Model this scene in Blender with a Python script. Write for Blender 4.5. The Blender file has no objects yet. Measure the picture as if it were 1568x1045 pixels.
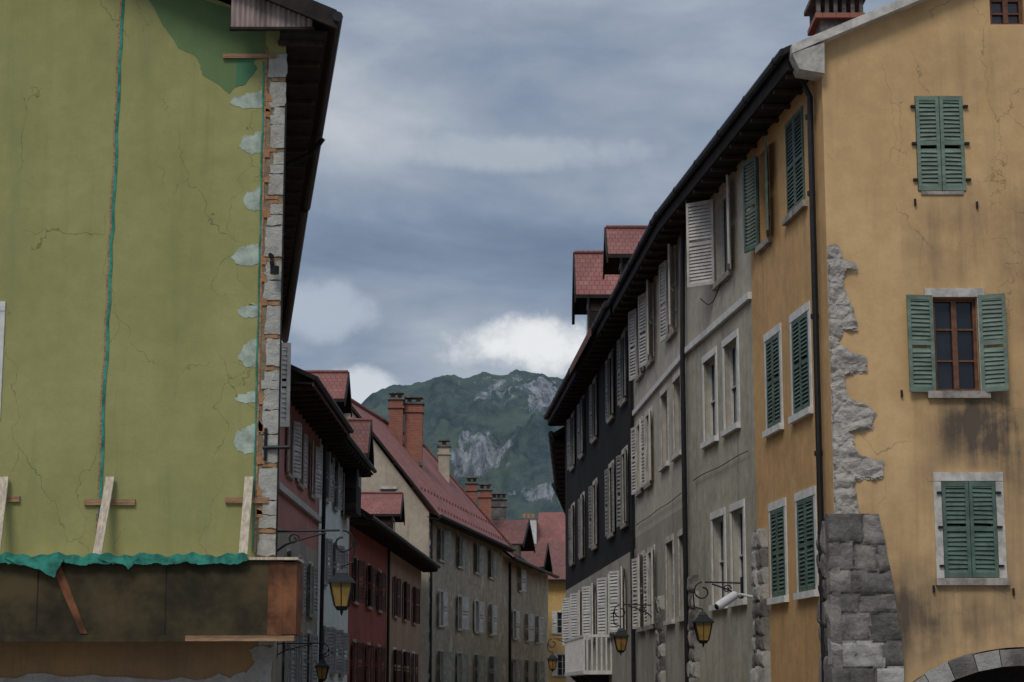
import bpy, math, random
from mathutils import Vector, noise
random.seed(7)
R=random.uniform
sc=bpy.context.scene
try:
    sc.view_settings.view_transform='Standard'; sc.view_settings.look='None'; sc.view_settings.exposure=0
except Exception: pass

# ------------------------------------------------------------ materials
def newmat(name):
    m=bpy.data.materials.new(name); m.use_nodes=True
    nt=m.node_tree; return m,nt,nt.nodes['Principled BSDF']
def N(nt,t,**k):
    n=nt.nodes.new(t)
    for a,b in k.items(): setattr(n,a,b)
    return n
def c4(c): return (c[0],c[1],c[2],1)
def math_(nt,op,a,b=None,clamp=False):
    n=N(nt,'ShaderNodeMath',operation=op); n.use_clamp=clamp
    for i,v in enumerate((a,b)):
        if v is None: continue
        if isinstance(v,(int,float)): n.inputs[i].default_value=v
        else: nt.links.new(v,n.inputs[i])
    return n.outputs[0]
def mix(nt,f,a,b,blend='MIX'):
    n=N(nt,'ShaderNodeMix',data_type='RGBA',blend_type=blend)
    for s,v in ((n.inputs[0],f),(n.inputs[6],a),(n.inputs[7],b)):
        if isinstance(v,(int,float)): s.default_value=v
        elif isinstance(v,(tuple,list)): s.default_value=c4(v)
        else: nt.links.new(v,s)
    return n.outputs[2]
def noise_(nt,vec,scale,detail=5,rough=.55,dist=0,mp=None):
    if mp is not None:
        m=N(nt,'ShaderNodeMapping'); m.inputs['Scale'].default_value=mp
        nt.links.new(vec,m.inputs[0]); vec=m.outputs[0]
    n=N(nt,'ShaderNodeTexNoise'); n.inputs['Scale'].default_value=scale; n.inputs['Detail'].default_value=detail
    n.inputs['Roughness'].default_value=rough; n.inputs['Distortion'].default_value=dist
    nt.links.new(vec,n.inputs['Vector']); return n.outputs[0]
def rng(nt,v,a,b,c=0,d=1,smooth=True):
    n=N(nt,'ShaderNodeMapRange'); n.interpolation_type='SMOOTHSTEP' if smooth else 'LINEAR'
    nt.links.new(v,n.inputs[0])
    for i,x in enumerate((a,b,c,d)): n.inputs[i+1].default_value=x
    return n.outputs[0]
def bump(nt,bs,h,s,dist=.02):
    b=N(nt,'ShaderNodeBump'); b.inputs['Strength'].default_value=s; b.inputs['Distance'].default_value=dist
    nt.links.new(h,b.inputs['Height']); nt.links.new(b.outputs[0],bs.inputs['Normal'])
def obj(nt):
    return N(nt,'ShaderNodeTexCoord').outputs['Object']
def grey(nt,v):
    g=N(nt,'ShaderNodeCombineXYZ')
    for i in range(3): nt.links.new(v,g.inputs[i])
    return g.outputs[0]

def stucco(name,c1,c2,dark,streak=.45,patch=None,patchc=None,cracks=0,stains=(),bs_=.35,axis='x',var=.10):
    m,nt,bs=newmat(name); v=obj(nt)
    col=mix(nt,rng(nt,noise_(nt,v,.5,5,.6),.35,.68),c1,c2)
    med=rng(nt,noise_(nt,v,3.1,6,.7),.3,.7,1-var,1+var)
    col=mix(nt,1.0,col,grey(nt,med),'MULTIPLY')
    stn=noise_(nt,v,1.0,6,.65,0,(2.6,2.6,.20))
    col=mix(nt,rng(nt,stn,.50,.78,0,streak),col,dark)
    sx=N(nt,'ShaderNodeSeparateXYZ'); nt.links.new(v,sx.inputs[0])
    if patch:
        pm=rng(nt,noise_(nt,v,patch,7,.68,.4),.575,.60)
        col=mix(nt,pm,col,patchc)
    ax={'x':0,'y':1}[axis]; tot=None
    for (cx,cz,hx,hz,s) in stains:
        a=math_(nt,'ABSOLUTE',math_(nt,'SUBTRACT',sx.outputs[ax],cx))
        b=math_(nt,'ABSOLUTE',math_(nt,'SUBTRACT',sx.outputs[2],cz))
        a=math_(nt,'SUBTRACT',1.0,math_(nt,'DIVIDE',a,hx),True)
        b=math_(nt,'SUBTRACT',1.0,math_(nt,'DIVIDE',b,hz),True)
        q=math_(nt,'MULTIPLY',math_(nt,'MULTIPLY',math_(nt,'POWER',a,.6),math_(nt,'POWER',b,.7)),s)
        tot=q if tot is None else math_(nt,'ADD',tot,q)
    if tot is not None:
        soft=math_(nt,'ADD',math_(nt,'MULTIPLY',stn,.5),math_(nt,'MULTIPLY',noise_(nt,v,1.1,4,.6),.5))
        col=mix(nt,math_(nt,'MULTIPLY',tot,rng(nt,soft,.33,.66,.12,1.0),True),col,dark)
    h=math_(nt,'ADD',math_(nt,'MULTIPLY',noise_(nt,v,2.5,4,.6),.9),math_(nt,'MULTIPLY',noise_(nt,v,24,3,.7),.35))
    if cracks:
        w=N(nt,'ShaderNodeTexVoronoi',feature='DISTANCE_TO_EDGE'); w.inputs['Scale'].default_value=.55
        mp=N(nt,'ShaderNodeMapping'); mp.inputs['Scale'].default_value=(1.3,1.3,.55)
        nn=N(nt,'ShaderNodeTexNoise'); nn.inputs['Scale'].default_value=1.5; nn.inputs['Detail'].default_value=6; nt.links.new(v,nn.inputs['Vector'])
        ad=N(nt,'ShaderNodeVectorMath',operation='ADD'); scn=N(nt,'ShaderNodeVectorMath',operation='SCALE'); scn.inputs['Scale'].default_value=1.1
        nt.links.new(nn.outputs['Color'],scn.inputs[0]); nt.links.new(v,ad.inputs[0]); nt.links.new(scn.outputs[0],ad.inputs[1])
        nt.links.new(ad.outputs[0],mp.inputs[0]); nt.links.new(mp.outputs[0],w.inputs['Vector'])
        ck=rng(nt,w.outputs['Distance'],.001,.006,1,0)
        ck=math_(nt,'MULTIPLY',ck,rng(nt,noise_(nt,v,.6,2),.40,.56))
        col=mix(nt,math_(nt,'MULTIPLY',ck,cracks),col,(.06,.055,.035))
    nt.links.new(col,bs.inputs['Base Color']); bs.inputs['Roughness'].default_value=.93
    bs.inputs['Specular IOR Level'].default_value=.15
    bump(nt,bs,h,bs_,.03)
    return m
def plain(name,c,rough=.7,var=.25,scale=6,metal=0,bs_=.2,stretch=(1,1,1),spec=.3):
    m,nt,bs=newmat(name); v=obj(nt)
    n=rng(nt,noise_(nt,v,scale,4,.65,.2,stretch),.3,.7)
    d=tuple(x*(1-var) for x in c); l=tuple(min(1,x*(1+var)) for x in c)
    nt.links.new(mix(nt,n,d,l),bs.inputs['Base Color'])
    bs.inputs['Roughness'].default_value=rough; bs.inputs['Metallic'].default_value=metal
    bs.inputs['Specular IOR Level'].default_value=spec
    if bs_: bump(nt,bs,noise_(nt,v,scale*3,3,.6,0,stretch),bs_,.01)
    return m
def stone(name,c1,c2,scale=2.5,bs_=.9,pit=.6):
    m,nt,bs=newmat(name); v=obj(nt)
    n=rng(nt,noise_(nt,v,scale,6,.7,.3),.35,.65)
    col=mix(nt,n,c1,c2)
    k=rng(nt,noise_(nt,v,scale*4,5,.75),.55,.72,0,pit)
    col=mix(nt,k,col,tuple(x*.4 for x in c1))
    nt.links.new(col,bs.inputs['Base Color']); bs.inputs['Roughness'].default_value=.95
    bs.inputs['Specular IOR Level'].default_value=.15
    bump(nt,bs,noise_(nt,v,scale*3,7,.75,.3),bs_,.05)
    return m
def tiles(name,c1,c2,mort,sx=5.5,sy=4.0):
    m,nt,bs=newmat(name)
    uv=N(nt,'ShaderNodeTexCoord').outputs['UV']; v=obj(nt)
    b=N(nt,'ShaderNodeTexBrick'); nt.links.new(uv,b.inputs['Vector'])
    b.inputs['Color1'].default_value=c4(c1); b.inputs['Color2'].default_value=c4(c2); b.inputs['Mortar'].default_value=c4(mort)
    b.inputs['Scale'].default_value=1; b.inputs['Brick Width'].default_value=1/sx; b.inputs['Row Height'].default_value=1/sy
    b.inputs['Mortar Size'].default_value=.010; b.inputs['Mortar Smooth'].default_value=.8; b.inputs['Bias'].default_value=-.1
    n=rng(nt,noise_(nt,v,.45,6,.7,.3),.4,.7,0,.6)
    col=mix(nt,n,b.outputs['Color'],tuple(x*.5+.02 for x in c1))
    col=mix(nt,rng(nt,noise_(nt,v,2.2,5,.75),.5,.75,0,.45),col,(.24,.18,.15))
    nt.links.new(col,bs.inputs['Base Color']); bs.inputs['Roughness'].default_value=.9
    bs.inputs['Specular IOR Level'].default_value=.2
    sp=N(nt,'ShaderNodeSeparateXYZ'); nt.links.new(uv,sp.inputs[0])
    fr=math_(nt,'FRACT',math_(nt,'MULTIPLY',sp.outputs[1],sy))
    hh=math_(nt,'SUBTRACT',math_(nt,'MULTIPLY',b.outputs['Fac'],-.6),fr)
    bump(nt,bs,hh,.6,.05)
    return m
M={}
M['green']=stucco('green_plaster',(.315,.305,.118),(.355,.34,.138),(.17,.17,.08),.30,cracks=.5,bs_=.3,var=.06,
   stains=[(-8.0,5.4,3.5,1.2,.35),(-4.6,5.2,1.3,1.3,.4),(-6.2,12.8,2.6,1.0,.3),(-7.8,10.0,.5,3.0,.35),(-5.1,8.0,.5,3.5,.3)])
M['ochre_low']=stucco('ochre_lower_plaster',(.42,.25,.11),(.33,.20,.10),(.12,.09,.06),.5)
M['darkgreen']=stucco('darker_green_paint',(.12,.19,.08),(.15,.22,.095),(.10,.15,.065),.2,var=.05)
M['tealpaint']=stucco('teal_paint_patch',(.07,.18,.095),(.085,.21,.115),(.07,.16,.08),.2,var=.05)
M['filler']=plain('pale_filler',(.37,.43,.35),.9,.3,4,bs_=.6)
M['yfront']=stucco('yellow_ochre_front',(.62,.405,.20),(.555,.355,.17),(.12,.09,.065),.20,cracks=.42,bs_=.3,var=.07,
   stains=[(7.9,10.5,1.2,.95,.6),(7.3,10.1,.6,1.2,.4),(7.95,7.15,.80,.85,1.6),(8.3,6.6,.6,1.1,1.0),(7.3,6.6,.6,1.5,.5),(7.6,4.0,2.2,1.0,.5),(6.5,4.4,.9,2.2,.65),(9.0,9.5,.9,2.4,.55),(8.9,5.2,.9,2.6,.7),(7.0,3.6,2.5,.8,.5),(7.9,13.3,1.5,.8,.25)])
M['yside']=stucco('yellow_ochre_side',(.58,.355,.16),(.49,.295,.13),(.20,.14,.10),.42)
M['grayb']=stucco('grey_beige_plaster',(.43,.39,.30),(.33,.30,.235),(.14,.125,.10),.55,var=.16)
M['beige']=stucco('beige_plaster',(.50,.45,.36),(.41,.37,.30),(.17,.15,.12),.45,var=.13)
M['dark']=stucco('charcoal_plaster',(.017,.0155,.015),(.026,.0235,.0215),(.045,.04,.035),.4)
M['lowbeige']=stucco('lower_beige_plaster',(.38,.34,.28),(.30,.265,.215),(.12,.1,.09),.5)
M['pink']=stucco('pink_plaster',(.48,.215,.185),(.41,.185,.16),(.2,.1,.09),.35)
M['white']=stucco('pale_green_plaster',(.70,.75,.69),(.62,.67,.62),(.35,.38,.35),.3)
M['red']=stucco('red_plaster',(.33,.10,.075),(.27,.085,.062),(.1,.04,.03),.45)
M['salmon']=stucco('salmon_plaster',(.45,.30,.21),(.37,.25,.18),(.16,.12,.09),.5)
M['bg']=stucco('weathered_beige_plaster',(.44,.375,.275),(.34,.295,.22),(.12,.105,.085),.65,patch=.5,patchc=(.54,.47,.35),var=.2)
M['bgside']=stucco('gable_plaster',(.45,.38,.29),(.37,.31,.24),(.15,.13,.11),.5)
M['yfar']=stucco('yellow_plaster',(.62,.41,.16),(.56,.36,.14),(.3,.2,.1),.35)
M['tile']=tiles('red_clay_tiles',(.245,.095,.080),(.305,.13,.11),(.10,.045,.038))
M['tiledark']=tiles('dark_clay_tiles',(.165,.075,.062),(.21,.10,.085),(.07,.035,.03))
M['chbrick']=tiles('chimney_brick',(.27,.105,.07),(.32,.135,.09),(.16,.10,.08),4,9)
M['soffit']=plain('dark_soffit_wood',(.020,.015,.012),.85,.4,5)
M['rafter']=plain('rafter_wood',(.045,.027,.02),.85,.35,5)
M['rust']=plain('brown_fascia',(.13,.045,.03),.7,.3,3)
M['gutter']=plain('black_gutter',(.014,.014,.015),.45,.3,8)
M['iron']=plain('black_iron',(.010,.011,.012),.5,.2,20)
M['stone']=stone('limestone',(.44,.42,.37),(.33,.31,.28))
M['pier']=stone('pier_stone',(.30,.27,.235),(.125,.112,.10),1.4,1.2)
M['pierd']=stone('pier_dark_stone',(.095,.087,.08),(.21,.19,.165),1.8,1.2)
M['pierp']=stone('pier_pale_stone',(.46,.43,.39),(.31,.285,.26),1.8,1.1)
M['rubble']=stone('exposed_rubble',(.56,.51,.45),(.43,.385,.33),3.0,1.2,.4)
M['rubble2']=stone('exposed_rubble_dark',(.40,.36,.31),(.50,.455,.40),4.0,1.2,.6)  # second, darker stone tone, scattered by noise
M['quoin']=stone('quoin_stone',(.54,.52,.46),(.40,.375,.325),3.0,1.0)
M['mortar']=stone('old_mortar',(.33,.25,.16),(.22,.16,.10),4,.8)
M['qbrick']=stone('quoin_brick',(.43,.24,.12),(.36,.18,.09),5,.5)
M['frame']=plain('stone_window_frame',(.48,.445,.39),.85,.28,4,bs_=.5)
M['whiteframe']=plain('white_painted_frame',(.62,.60,.56),.7,.14,4)
M['sill']=plain('weathered_sill',(.30,.26,.22),.9,.35,5,bs_=.5)
M['glass']=plain('window_glass',(.018,.02,.024),.12,.3,1,bs_=.04,spec=.6)
M['wood']=plain('brown_window_wood',(.15,.065,.035),.6,.3,8)
M['paintw']=plain('white_window_paint',(.5,.48,.45),.6,.15,8)
M['shg']=plain('green_shutter_paint',(.145,.195,.15),.65,.25,3,stretch=(1,1,3))
M['shgd']=plain('dark_green_shutter_paint',(.085,.128,.10),.65,.28,3)
M['shp']=plain('offwhite_shutter_paint',(.47,.44,.40),.7,.2,3)
M['shgr']=plain('grey_shutter_paint',(.30,.29,.27),.7,.2,3)
M['shw']=plain('white_shutter_paint',(.58,.56,.52),.7,.15,3)
M['shb']=plain('brown_shutter_paint',(.10,.048,.034),.7,.25,3)
M['shd']=plain('dark_grey_shutter_paint',(.21,.20,.185),.7,.25,3)
M['shs']=plain('sage_shutter_paint',(.33,.34,.285),.7,.2,3)
M['board']=plain('dirty_hoarding_board',(.050,.036,.014),.75,.65,1.1,bs_=.5)
M['rboard']=plain('rust_hoarding_end',(.16,.062,.026),.8,.55,2)
M['net']=plain('teal_netting',(.035,.215,.155),.8,.45,5,bs_=.9)
M['plank']=plain('raw_timber',(.52,.43,.32),.85,.28,4,stretch=(6,6,.6))
M['plankd']=plain('old_timber',(.32,.19,.105),.85,.38,4,stretch=(.6,6,6))
M['corr']=plain('corrugated_rust_sheet',(.30,.23,.205),.7,.4,1.5,stretch=(4,4,.5))
M['amber']=plain('amber_lamp_glass',(.27,.165,.04),.3,.25,6,spec=.5)
M['cobble']=stone('cobblestone_paving',(.16,.15,.14),(.10,.095,.09),3)
M['pave']=stone('pavement_stone',(.25,.24,.22),(.18,.17,.16),1)
M['camw']=plain('camera_housing_white',(.6,.6,.6),.4,.05,5)

# ------------------------------------------------------------ mesh builder
class B:
    def __init__(s,name,loc=(0,0,0)):
        s.name=name; s.parts={}
        s.e=bpy.data.objects.new(name,None); sc.collection.objects.link(s.e)
    def face(s,part,mat,pts,uv=None):
        p=s.parts.setdefault((part,mat),([],[],[]))
        i=len(p[0]); p[0].extend([tuple(q) for q in pts]); p[1].append(list(range(i,i+len(pts))))
        p[2].extend(uv if uv else [(q[0],q[2]) for q in pts])
    def hexa(s,part,mat,b,t):
        s.face(part,mat,b[::-1]); s.face(part,mat,t)
        for i in range(4):
            j=(i+1)%4
            h=(Vector(t[i])-Vector(b[i])).length; w=(Vector(b[j])-Vector(b[i])).length
            s.face(part,mat,[b[i],b[j],t[j],t[i]],[(0,0),(w,0),(w,h),(0,h)])
    def box(s,part,mat,x0,x1,y0,y1,z0,z1):
        s.hexa(part,mat,[(x0,y0,z0),(x1,y0,z0),(x1,y1,z0),(x0,y1,z0)],[(x0,y0,z1),(x1,y0,z1),(x1,y1,z1),(x0,y1,z1)])
    def tube(s,part,mat,pts,r,n=8,closed=False):
        rings=[]; P=[Vector(p) for p in pts]; m=len(P)
        for i in range(m):
            a=P[max(0,i-1)]; c=P[min(m-1,i+1)]
            t=(c-a).normalized(); up=Vector((0,0,1)) if abs(t.z)<.9 else Vector((0,1,0))
            x=t.cross(up).normalized(); y=x.cross(t)
            rr=r[i] if isinstance(r,(list,tuple)) else r
            rings.append([P[i]+x*math.cos(k*2*math.pi/n)*rr+y*math.sin(k*2*math.pi/n)*rr for k in range(n)])
        for i in range(m-1):
            for k in range(n):
                l=(k+1)%n
                s.face(part,mat,[rings[i][k],rings[i][l],rings[i+1][l],rings[i+1][k]])
        s.face(part,mat,rings[0]); s.face(part,mat,rings[-1])
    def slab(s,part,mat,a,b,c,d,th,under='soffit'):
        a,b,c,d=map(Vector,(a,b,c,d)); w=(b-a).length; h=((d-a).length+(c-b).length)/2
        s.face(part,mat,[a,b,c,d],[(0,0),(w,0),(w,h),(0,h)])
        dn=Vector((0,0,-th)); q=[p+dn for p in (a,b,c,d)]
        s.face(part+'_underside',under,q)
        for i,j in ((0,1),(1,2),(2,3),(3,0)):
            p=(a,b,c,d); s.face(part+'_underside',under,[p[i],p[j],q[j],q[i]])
    def done(s,weld=False):
        for (part,mat),(v,f,uv) in s.parts.items():
            me=bpy.data.meshes.new(part); me.from_pydata(v,[],f); 
            l=me.uv_layers.new(name='UVMap')
            for lp in me.loops: l.data[lp.index].uv=uv[lp.vertex_index]
            me.materials.append(M[mat]); me.update()
            o=bpy.data.objects.new(part if mat in part else part+'_'+mat,me); sc.collection.objects.link(o); o.parent=s.e
class F:
    """facade: plan line P->Q, side=+1 left normal is outward, -1 right normal"""
    def __init__(s,b,P,Q,side):
        s.b=b; s.P=Vector(P); d=Vector(Q)-s.P; s.L=d.length; s.d=d/s.L
        s.n=Vector((-s.d.y,s.d.x))*side
    def p(s,u,t,z):
        q=s.P+s.d*u+s.n*t; return (q.x,q.y,z)
    def box(s,part,mat,u0,u1,t0,t1,z0,z1):
        s.b.hexa(part,mat,[s.p(u0,t0,z0),s.p(u1,t0,z0),s.p(u1,t1,z0),s.p(u0,t1,z0)],[s.p(u0,t0,z1),s.p(u1,t0,z1),s.p(u1,t1,z1),s.p(u0,t1,z1)])
    def quad(s,part,mat,pts): s.b.face(part,mat,[s.p(*q) for q in pts])
    def wall(s,mat,u0,u1,z0,z1,holes=(),dep=.2,part='walls'):
        us=sorted(set([u0,u1]+[h[0] for h in holes]+[h[1] for h in holes])); zs=sorted(set([z0,z1]+[h[2] for h in holes]+[h[3] for h in holes]))
        us=[u for u in us if u0-1e-6<=u<=u1+1e-6]; zs=[z for z in zs if z0-1e-6<=z<=z1+1e-6]
        for i in range(len(us)-1):
            for j in range(len(zs)-1):
                cu=(us[i]+us[i+1])/2; cz=(zs[j]+zs[j+1])/2
                if any(h[0]<cu<h[1] and h[2]<cz<h[3] for h in holes): continue
                s.quad(part,mat,[(us[i],0,zs[j]),(us[i+1],0,zs[j]),(us[i+1],0,zs[j+1]),(us[i],0,zs[j+1])])
        for a,b,c,d in [h[:4] for h in holes]:
            for e,f_ in (((a,c),(a,d)),((a,d),(b,d)),((b,d),(b,c)),((b,c),(a,c))):
                s.quad(part,mat,[(e[0],0,e[1]),(f_[0],0,f_[1]),(f_[0],-dep,f_[1]),(e[0],-dep,e[1])])
    def shutter(s,hu,w,dirn,ang,z0,z1,mat,pitch=.075,t0=.03,solid=False):
        ca,sa=math.cos(ang)*dirn,math.sin(ang)
        sk=R(-.012,.012)
        def q(r,t,z): return s.p(hu+ca*r-sa*t*(1 if dirn>0 else -1), t0+sa*r+abs(math.cos(ang))*t, z+sk*r)
        def bx(r0,r1,a,b,za,zb):
            s.b.hexa('shutters',mat,[q(r0,a,za),q(r1,a,za),q(r1,b,za),q(r0,b,za)],[q(r0,a,zb),q(r1,a,zb),q(r1,b,zb),q(r0,b,zb)])
        fw=.06; T=.045
        bx(0,fw,0,T,z0,z1); bx(w-fw,w,0,T,z0,z1)
        zm=z0+(z1-z0)*.48
        for za in (z0,zm,z1-.08): bx(fw,w-fw,0.002,T-.002,za,za+.08)
        z=z0+.08
        while z<z1-.09:
            if not(zm-pitch<z<zm+.08):
                e=R(-.006,.006)
                a=q(fw,T-.004,z+e); b=q(w-fw,T-.004,z-e); c=q(w-fw,.006,z+pitch*1.05); d=q(fw,.006,z+pitch*1.05)
                s.b.face('shutter_slats',mat,[a,b,c,d])
            z+=pitch
    def window(s,u0,u1,z0,z1,kind='open',sh='shg',wf='paintw',surround=None,sill='sill',pitch=.075,sw=None,glass='glass',bars=2,pairs=1,angs=None,spread=(.04,.35)):
        w=u1-u0; h=z1-z0; D=-.16
        s.quad('glass',glass,[(u0,D-.02,z0),(u1,D-.02,z0),(u1,D-.02,z1),(u0,D-.02,z1)])
        f=.06
        s.box('window_joinery',wf,u0,u0+f,D-.01,D+.05,z0,z1); s.box('window_joinery',wf,u1-f,u1,D-.01,D+.05,z0,z1)
        s.box('window_joinery',wf,u0+f,u1-f,D-.01,D+.048,z0,z0+f); s.box('window_joinery',wf,u0+f,u1-f,D-.01,D+.048,z1-f,z1)
        cm=(u0+u1)/2; s.box('window_joinery',wf,cm-.045,cm+.045,D-.01,D+.052,z0+f,z1-f)
        for k in range(1,bars+1):
            zz=z0+h*k/(bars+1); s.box('window_joinery',wf,u0+f,cm-.045,D-.01,D+.035,zz-.015,zz+.015); s.box('window_joinery',wf,cm+.045,u1-f,D-.01,D+.035,zz-.015,zz+.015)
        if surround:
            sw_=.13
            s.box('window_surrounds',surround,u0-sw_,u0,-.02,.022,z0-.0,z1); s.box('window_surrounds',surround,u1,u1+sw_,-.02,.022,z0-.0,z1)
            s.box('window_surrounds',surround,u0-sw_,u1+sw_,-.02,.03,z1,z1+.15)
        if sill: s.box('sills',sill,u0-.15,u1+.15,-.02,.09,z0-.12,z0)
        if kind=='closed':
            s.shutter(u0+.01,w/2-.015,1,R(0,.03),z0+.01,z1-.01,sh,pitch,t0=-.02); s.shutter(u1-.01,w/2-.015,-1,R(0,.03),z0+.01,z1-.01,sh,pitch,t0=-.02)
        elif kind=='open':
            lw=sw or w/2
            a1,a2=angs or (R(*spread),R(*spread))
            s.shutter(u0-.02,lw,-1,a1,z0-.02,z1+.02,sh,pitch); s.shutter(u1+.02,lw,1,a2,z0-.02,z1+.02,sh,pitch)
def rough_wall(fc,part,mats,u0,u1,z0,z1,out,hh=(.35,.55),taper=0,seed=1,cell=.035,ragged=.05,joint=.04):
    """coursed rough masonry as a displaced sheet"""
    rr=random.Random(seed); rows=[]; z=z0
    while z<z1-.02:
        h=min(rr.uniform(*hh),z1-z)
        if z1-(z+h)<.15: h=z1-z
        cuts=[u0-1]
        x=u0+rr.uniform(.3,.75)
        while x<u1-.2: cuts.append(x); x+=rr.uniform(.4,.85)
        cuts.append(u1+1)
        rows.append((z,z+h,cuts,[(rr.choice(mats),rr.uniform(-.03,.03)) for _ in cuts],rr.uniform(-ragged,ragged))); z+=h
    nz=max(2,int((z1-z0)/cell)); nu=max(2,int((u1-u0)/cell))
    G=[]
    for j in range(nz+1):
        zz=z0+(z1-z0)*j/nz; k=(zz-z0)/(z1-z0); row=[]
        for i in range(nu+1):
            e=noise.noise(Vector((seed,zz*1.7,2)))*ragged
            ue=u1-taper*k+e
            uu=u0+(ue-u0)*i/nu
            wz=zz+noise.noise(Vector((uu*2.2,zz*.6,seed)))*.06; wu=uu+noise.noise(Vector((uu*.7,zz*2.2,seed+9)))*.06
            r_=next((r for r in rows if r[0]<=wz<r[1]),rows[-1] if wz>=z1 else rows[0])
            ci=max(q for q in range(len(r_[2])) if r_[2][q]<=wu) if wu>=r_[2][0] else 0
            dz=min(abs(wz-r_[0]),abs(r_[1]-wz)); nxt=r_[2][min(ci+1,len(r_[2])-1)]
            du=min(abs(wu-r_[2][ci]),abs(nxt-wu),max(.0,i/nu*(ue-u0))+.02,max(0,(1-i/nu)*(ue-u0))+.02)
            dd=min(dz,du); g=1-math.exp(-(dd/.035))
            m_,off=r_[3][ci]
            n1=noise.fractal(Vector((uu*4,zz*4,seed)),1.0,2.1,5)
            t=out+off-joint*(1-g)*1.3+n1*.028
            if i in (0,nu): t=-.03
            row.append((uu,t,zz,m_))
        G.append(row)
    for j in range(nz):
        for i in range(nu):
            a,b_,c,d=G[j][i],G[j][i+1],G[j+1][i+1],G[j+1][i]
            fc.quad(part,a[3],[a[:3],b_[:3],c[:3],d[:3]])
    fc.quad(part,mats[0],[(G[-1][0][0],-.02,z1),(G[-1][nu][0],-.02,z1),G[-1][nu-1][:3],G[-1][1][:3]])
def irregular(fc,part,mat,pts,t,sub=3,j=.03,base=-.01):
    out=[]
    for i in range(len(pts)):
        a=Vector(pts[i]); b=Vector(pts[(i+1)%len(pts)])
        for k in range(sub):
            q=a.lerp(b,k/sub); out.append((q.x+R(-j,j),q.y+R(-j,j)))
    fc.quad(part,mat,[(u,t,z) for u,z in out])
    for i in range(len(out)):
        a=out[i]; b=out[(i+1)%len(out)]
        fc.quad(part,mat,[(a[0],t,a[1]),(b[0],t,b[1]),(b[0],base,b[1]),(a[0],base,a[1])])
def inside(x,y,P):
    c=False; n=len(P)
    for i in range(n):
        x1,y1=P[i]; x2,y2=P[(i+1)%n]
        if (y1>y)!=(y2>y) and x<(x2-x1)*(y-y1)/(y2-y1)+x1: c=not c
    return c
def rubble_sheet(fc,part,poly,cell=.02):
    us=[p[0] for p in poly]; zs=[p[1] for p in poly]
    nu=int((max(us)-min(us)+.1)/cell); nz=int((max(zs)-min(zs)+.1)/cell)
    def H(u,z):
        d,_=noise.voronoi(Vector((u*3.0+noise.noise(Vector((u*2,z*2,1)))*.5,z*3.4,4)))
        e=d[1]-d[0]
        return .035+.055*min(1,e*2.2)+.03*noise.fractal(Vector((u*7,z*7,3)),1,2,5)
    for i in range(nu):
        for j in range(nz):
            u=min(us)-.05+i*cell; z=min(zs)-.05+j*cell; c=(u+cell/2,z+cell/2)
            w=(c[0]+noise.fractal(Vector((c[0]*5,c[1]*5,8)),1,2,4)*.05,c[1]+noise.fractal(Vector((c[0]*5,c[1]*5,18)),1,2,4)*.05)
            if c[0]<-.01 or not inside(w[0],w[1],poly): continue
            edge=not all(inside(w[0]+a,w[1]+b_,poly) for a,b_ in ((.03,0),(-.03,0),(0,.03),(0,-.03)))
            q=[(u,z),(u+cell,z),(u+cell,z+cell),(u,z+cell)]
            mt='rubble2' if noise.noise(Vector((c[0]*3,c[1]*3,30)))>.12 else 'rubble'
            fc.quad(part,mt,[(a,max(.006,H(a,b_)*(.5 if edge else 1)),b_) for a,b_ in q])

# ------------------------------------------------------------ ground
g=B('ground'); g.face('ground_sheet','pave',[(-7000,-3000,0),(7000,-3000,0),(7000,9000,0),(-7000,9000,0)]); g.done()
g=B('cobbled_street'); g.face('street_surface','cobble',[(-3.0,-40,.004),(4.3,-40,.004),(3.6,45,.004),(1.6,80,.004),(6,180,.004),(0,180,.004),(-4.6,112,.004),(-5.7,60,.004)]); g.done()
g=B('pavement')
g.hexa('kerb_left','pave',[(-5,29,0),(-3.0,29,0),(-5.7,60,0),(-7.4,60,0)],[(-5,29,.12),(-3.0,29,.12),(-5.7,60,.12),(-7.4,60,.12)])
g.hexa('kerb_right','pave',[(4.5,33,0),(6,33,0),(4.2,46,0),(3.5,46,0)],[(4.5,33,.12),(6,33,.12),(4.2,46,.12),(3.5,46,.12)])
g.done()

# ------------------------------------------------------------ GREEN BUILDING (left)
b=B('green_plaster_building')
gf=F(b,(-3.61,30),(-12,30),1); L=gf.L
hole=(4.42,5.5,6.75,8.45)
gf.wall('green',0,L,4.0,12.9,[hole])
gf.window(*hole,kind='plain',surround='whiteframe',wf='paintw',sill=None)
gf.wall('ochre_low',0,L,0,4.0)
gf.quad('walls','green',[(0,0,12.9),(L,0,12.9),(L,0,16.5),(0,0,13.08)])
gs=F(b,(-3.61,30),(-7.5,57),-1)
gs.wall('ochre_low',0,gs.L,0,13.1)
for pz in ((-12,30),(-16,57)),((-16,57),(-7.5,57)):
    b.face('back_walls','ochre_low',[(*pz[0],0),(*pz[1],0),(*pz[1],13.1),(*pz[0],13.1)])
dg=[(2.42,13.9),(2.0,13.12),(1.71,12.75),(1.40,12.55),(1.33,12.29),(.87,11.98),(.70,12.25),(.62,12.45),(.34,12.6),(.34,13.2)]
irregular(gf,'paint_patch','darkgreen',dg,.004,5,.02,0)
irregular(gf,'paint_patch','tealpaint',[(.78,12.62),(.55,12.6),(.45,12.4),(.62,12.12),(.80,12.1)],.007,3,.02,0)
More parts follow.
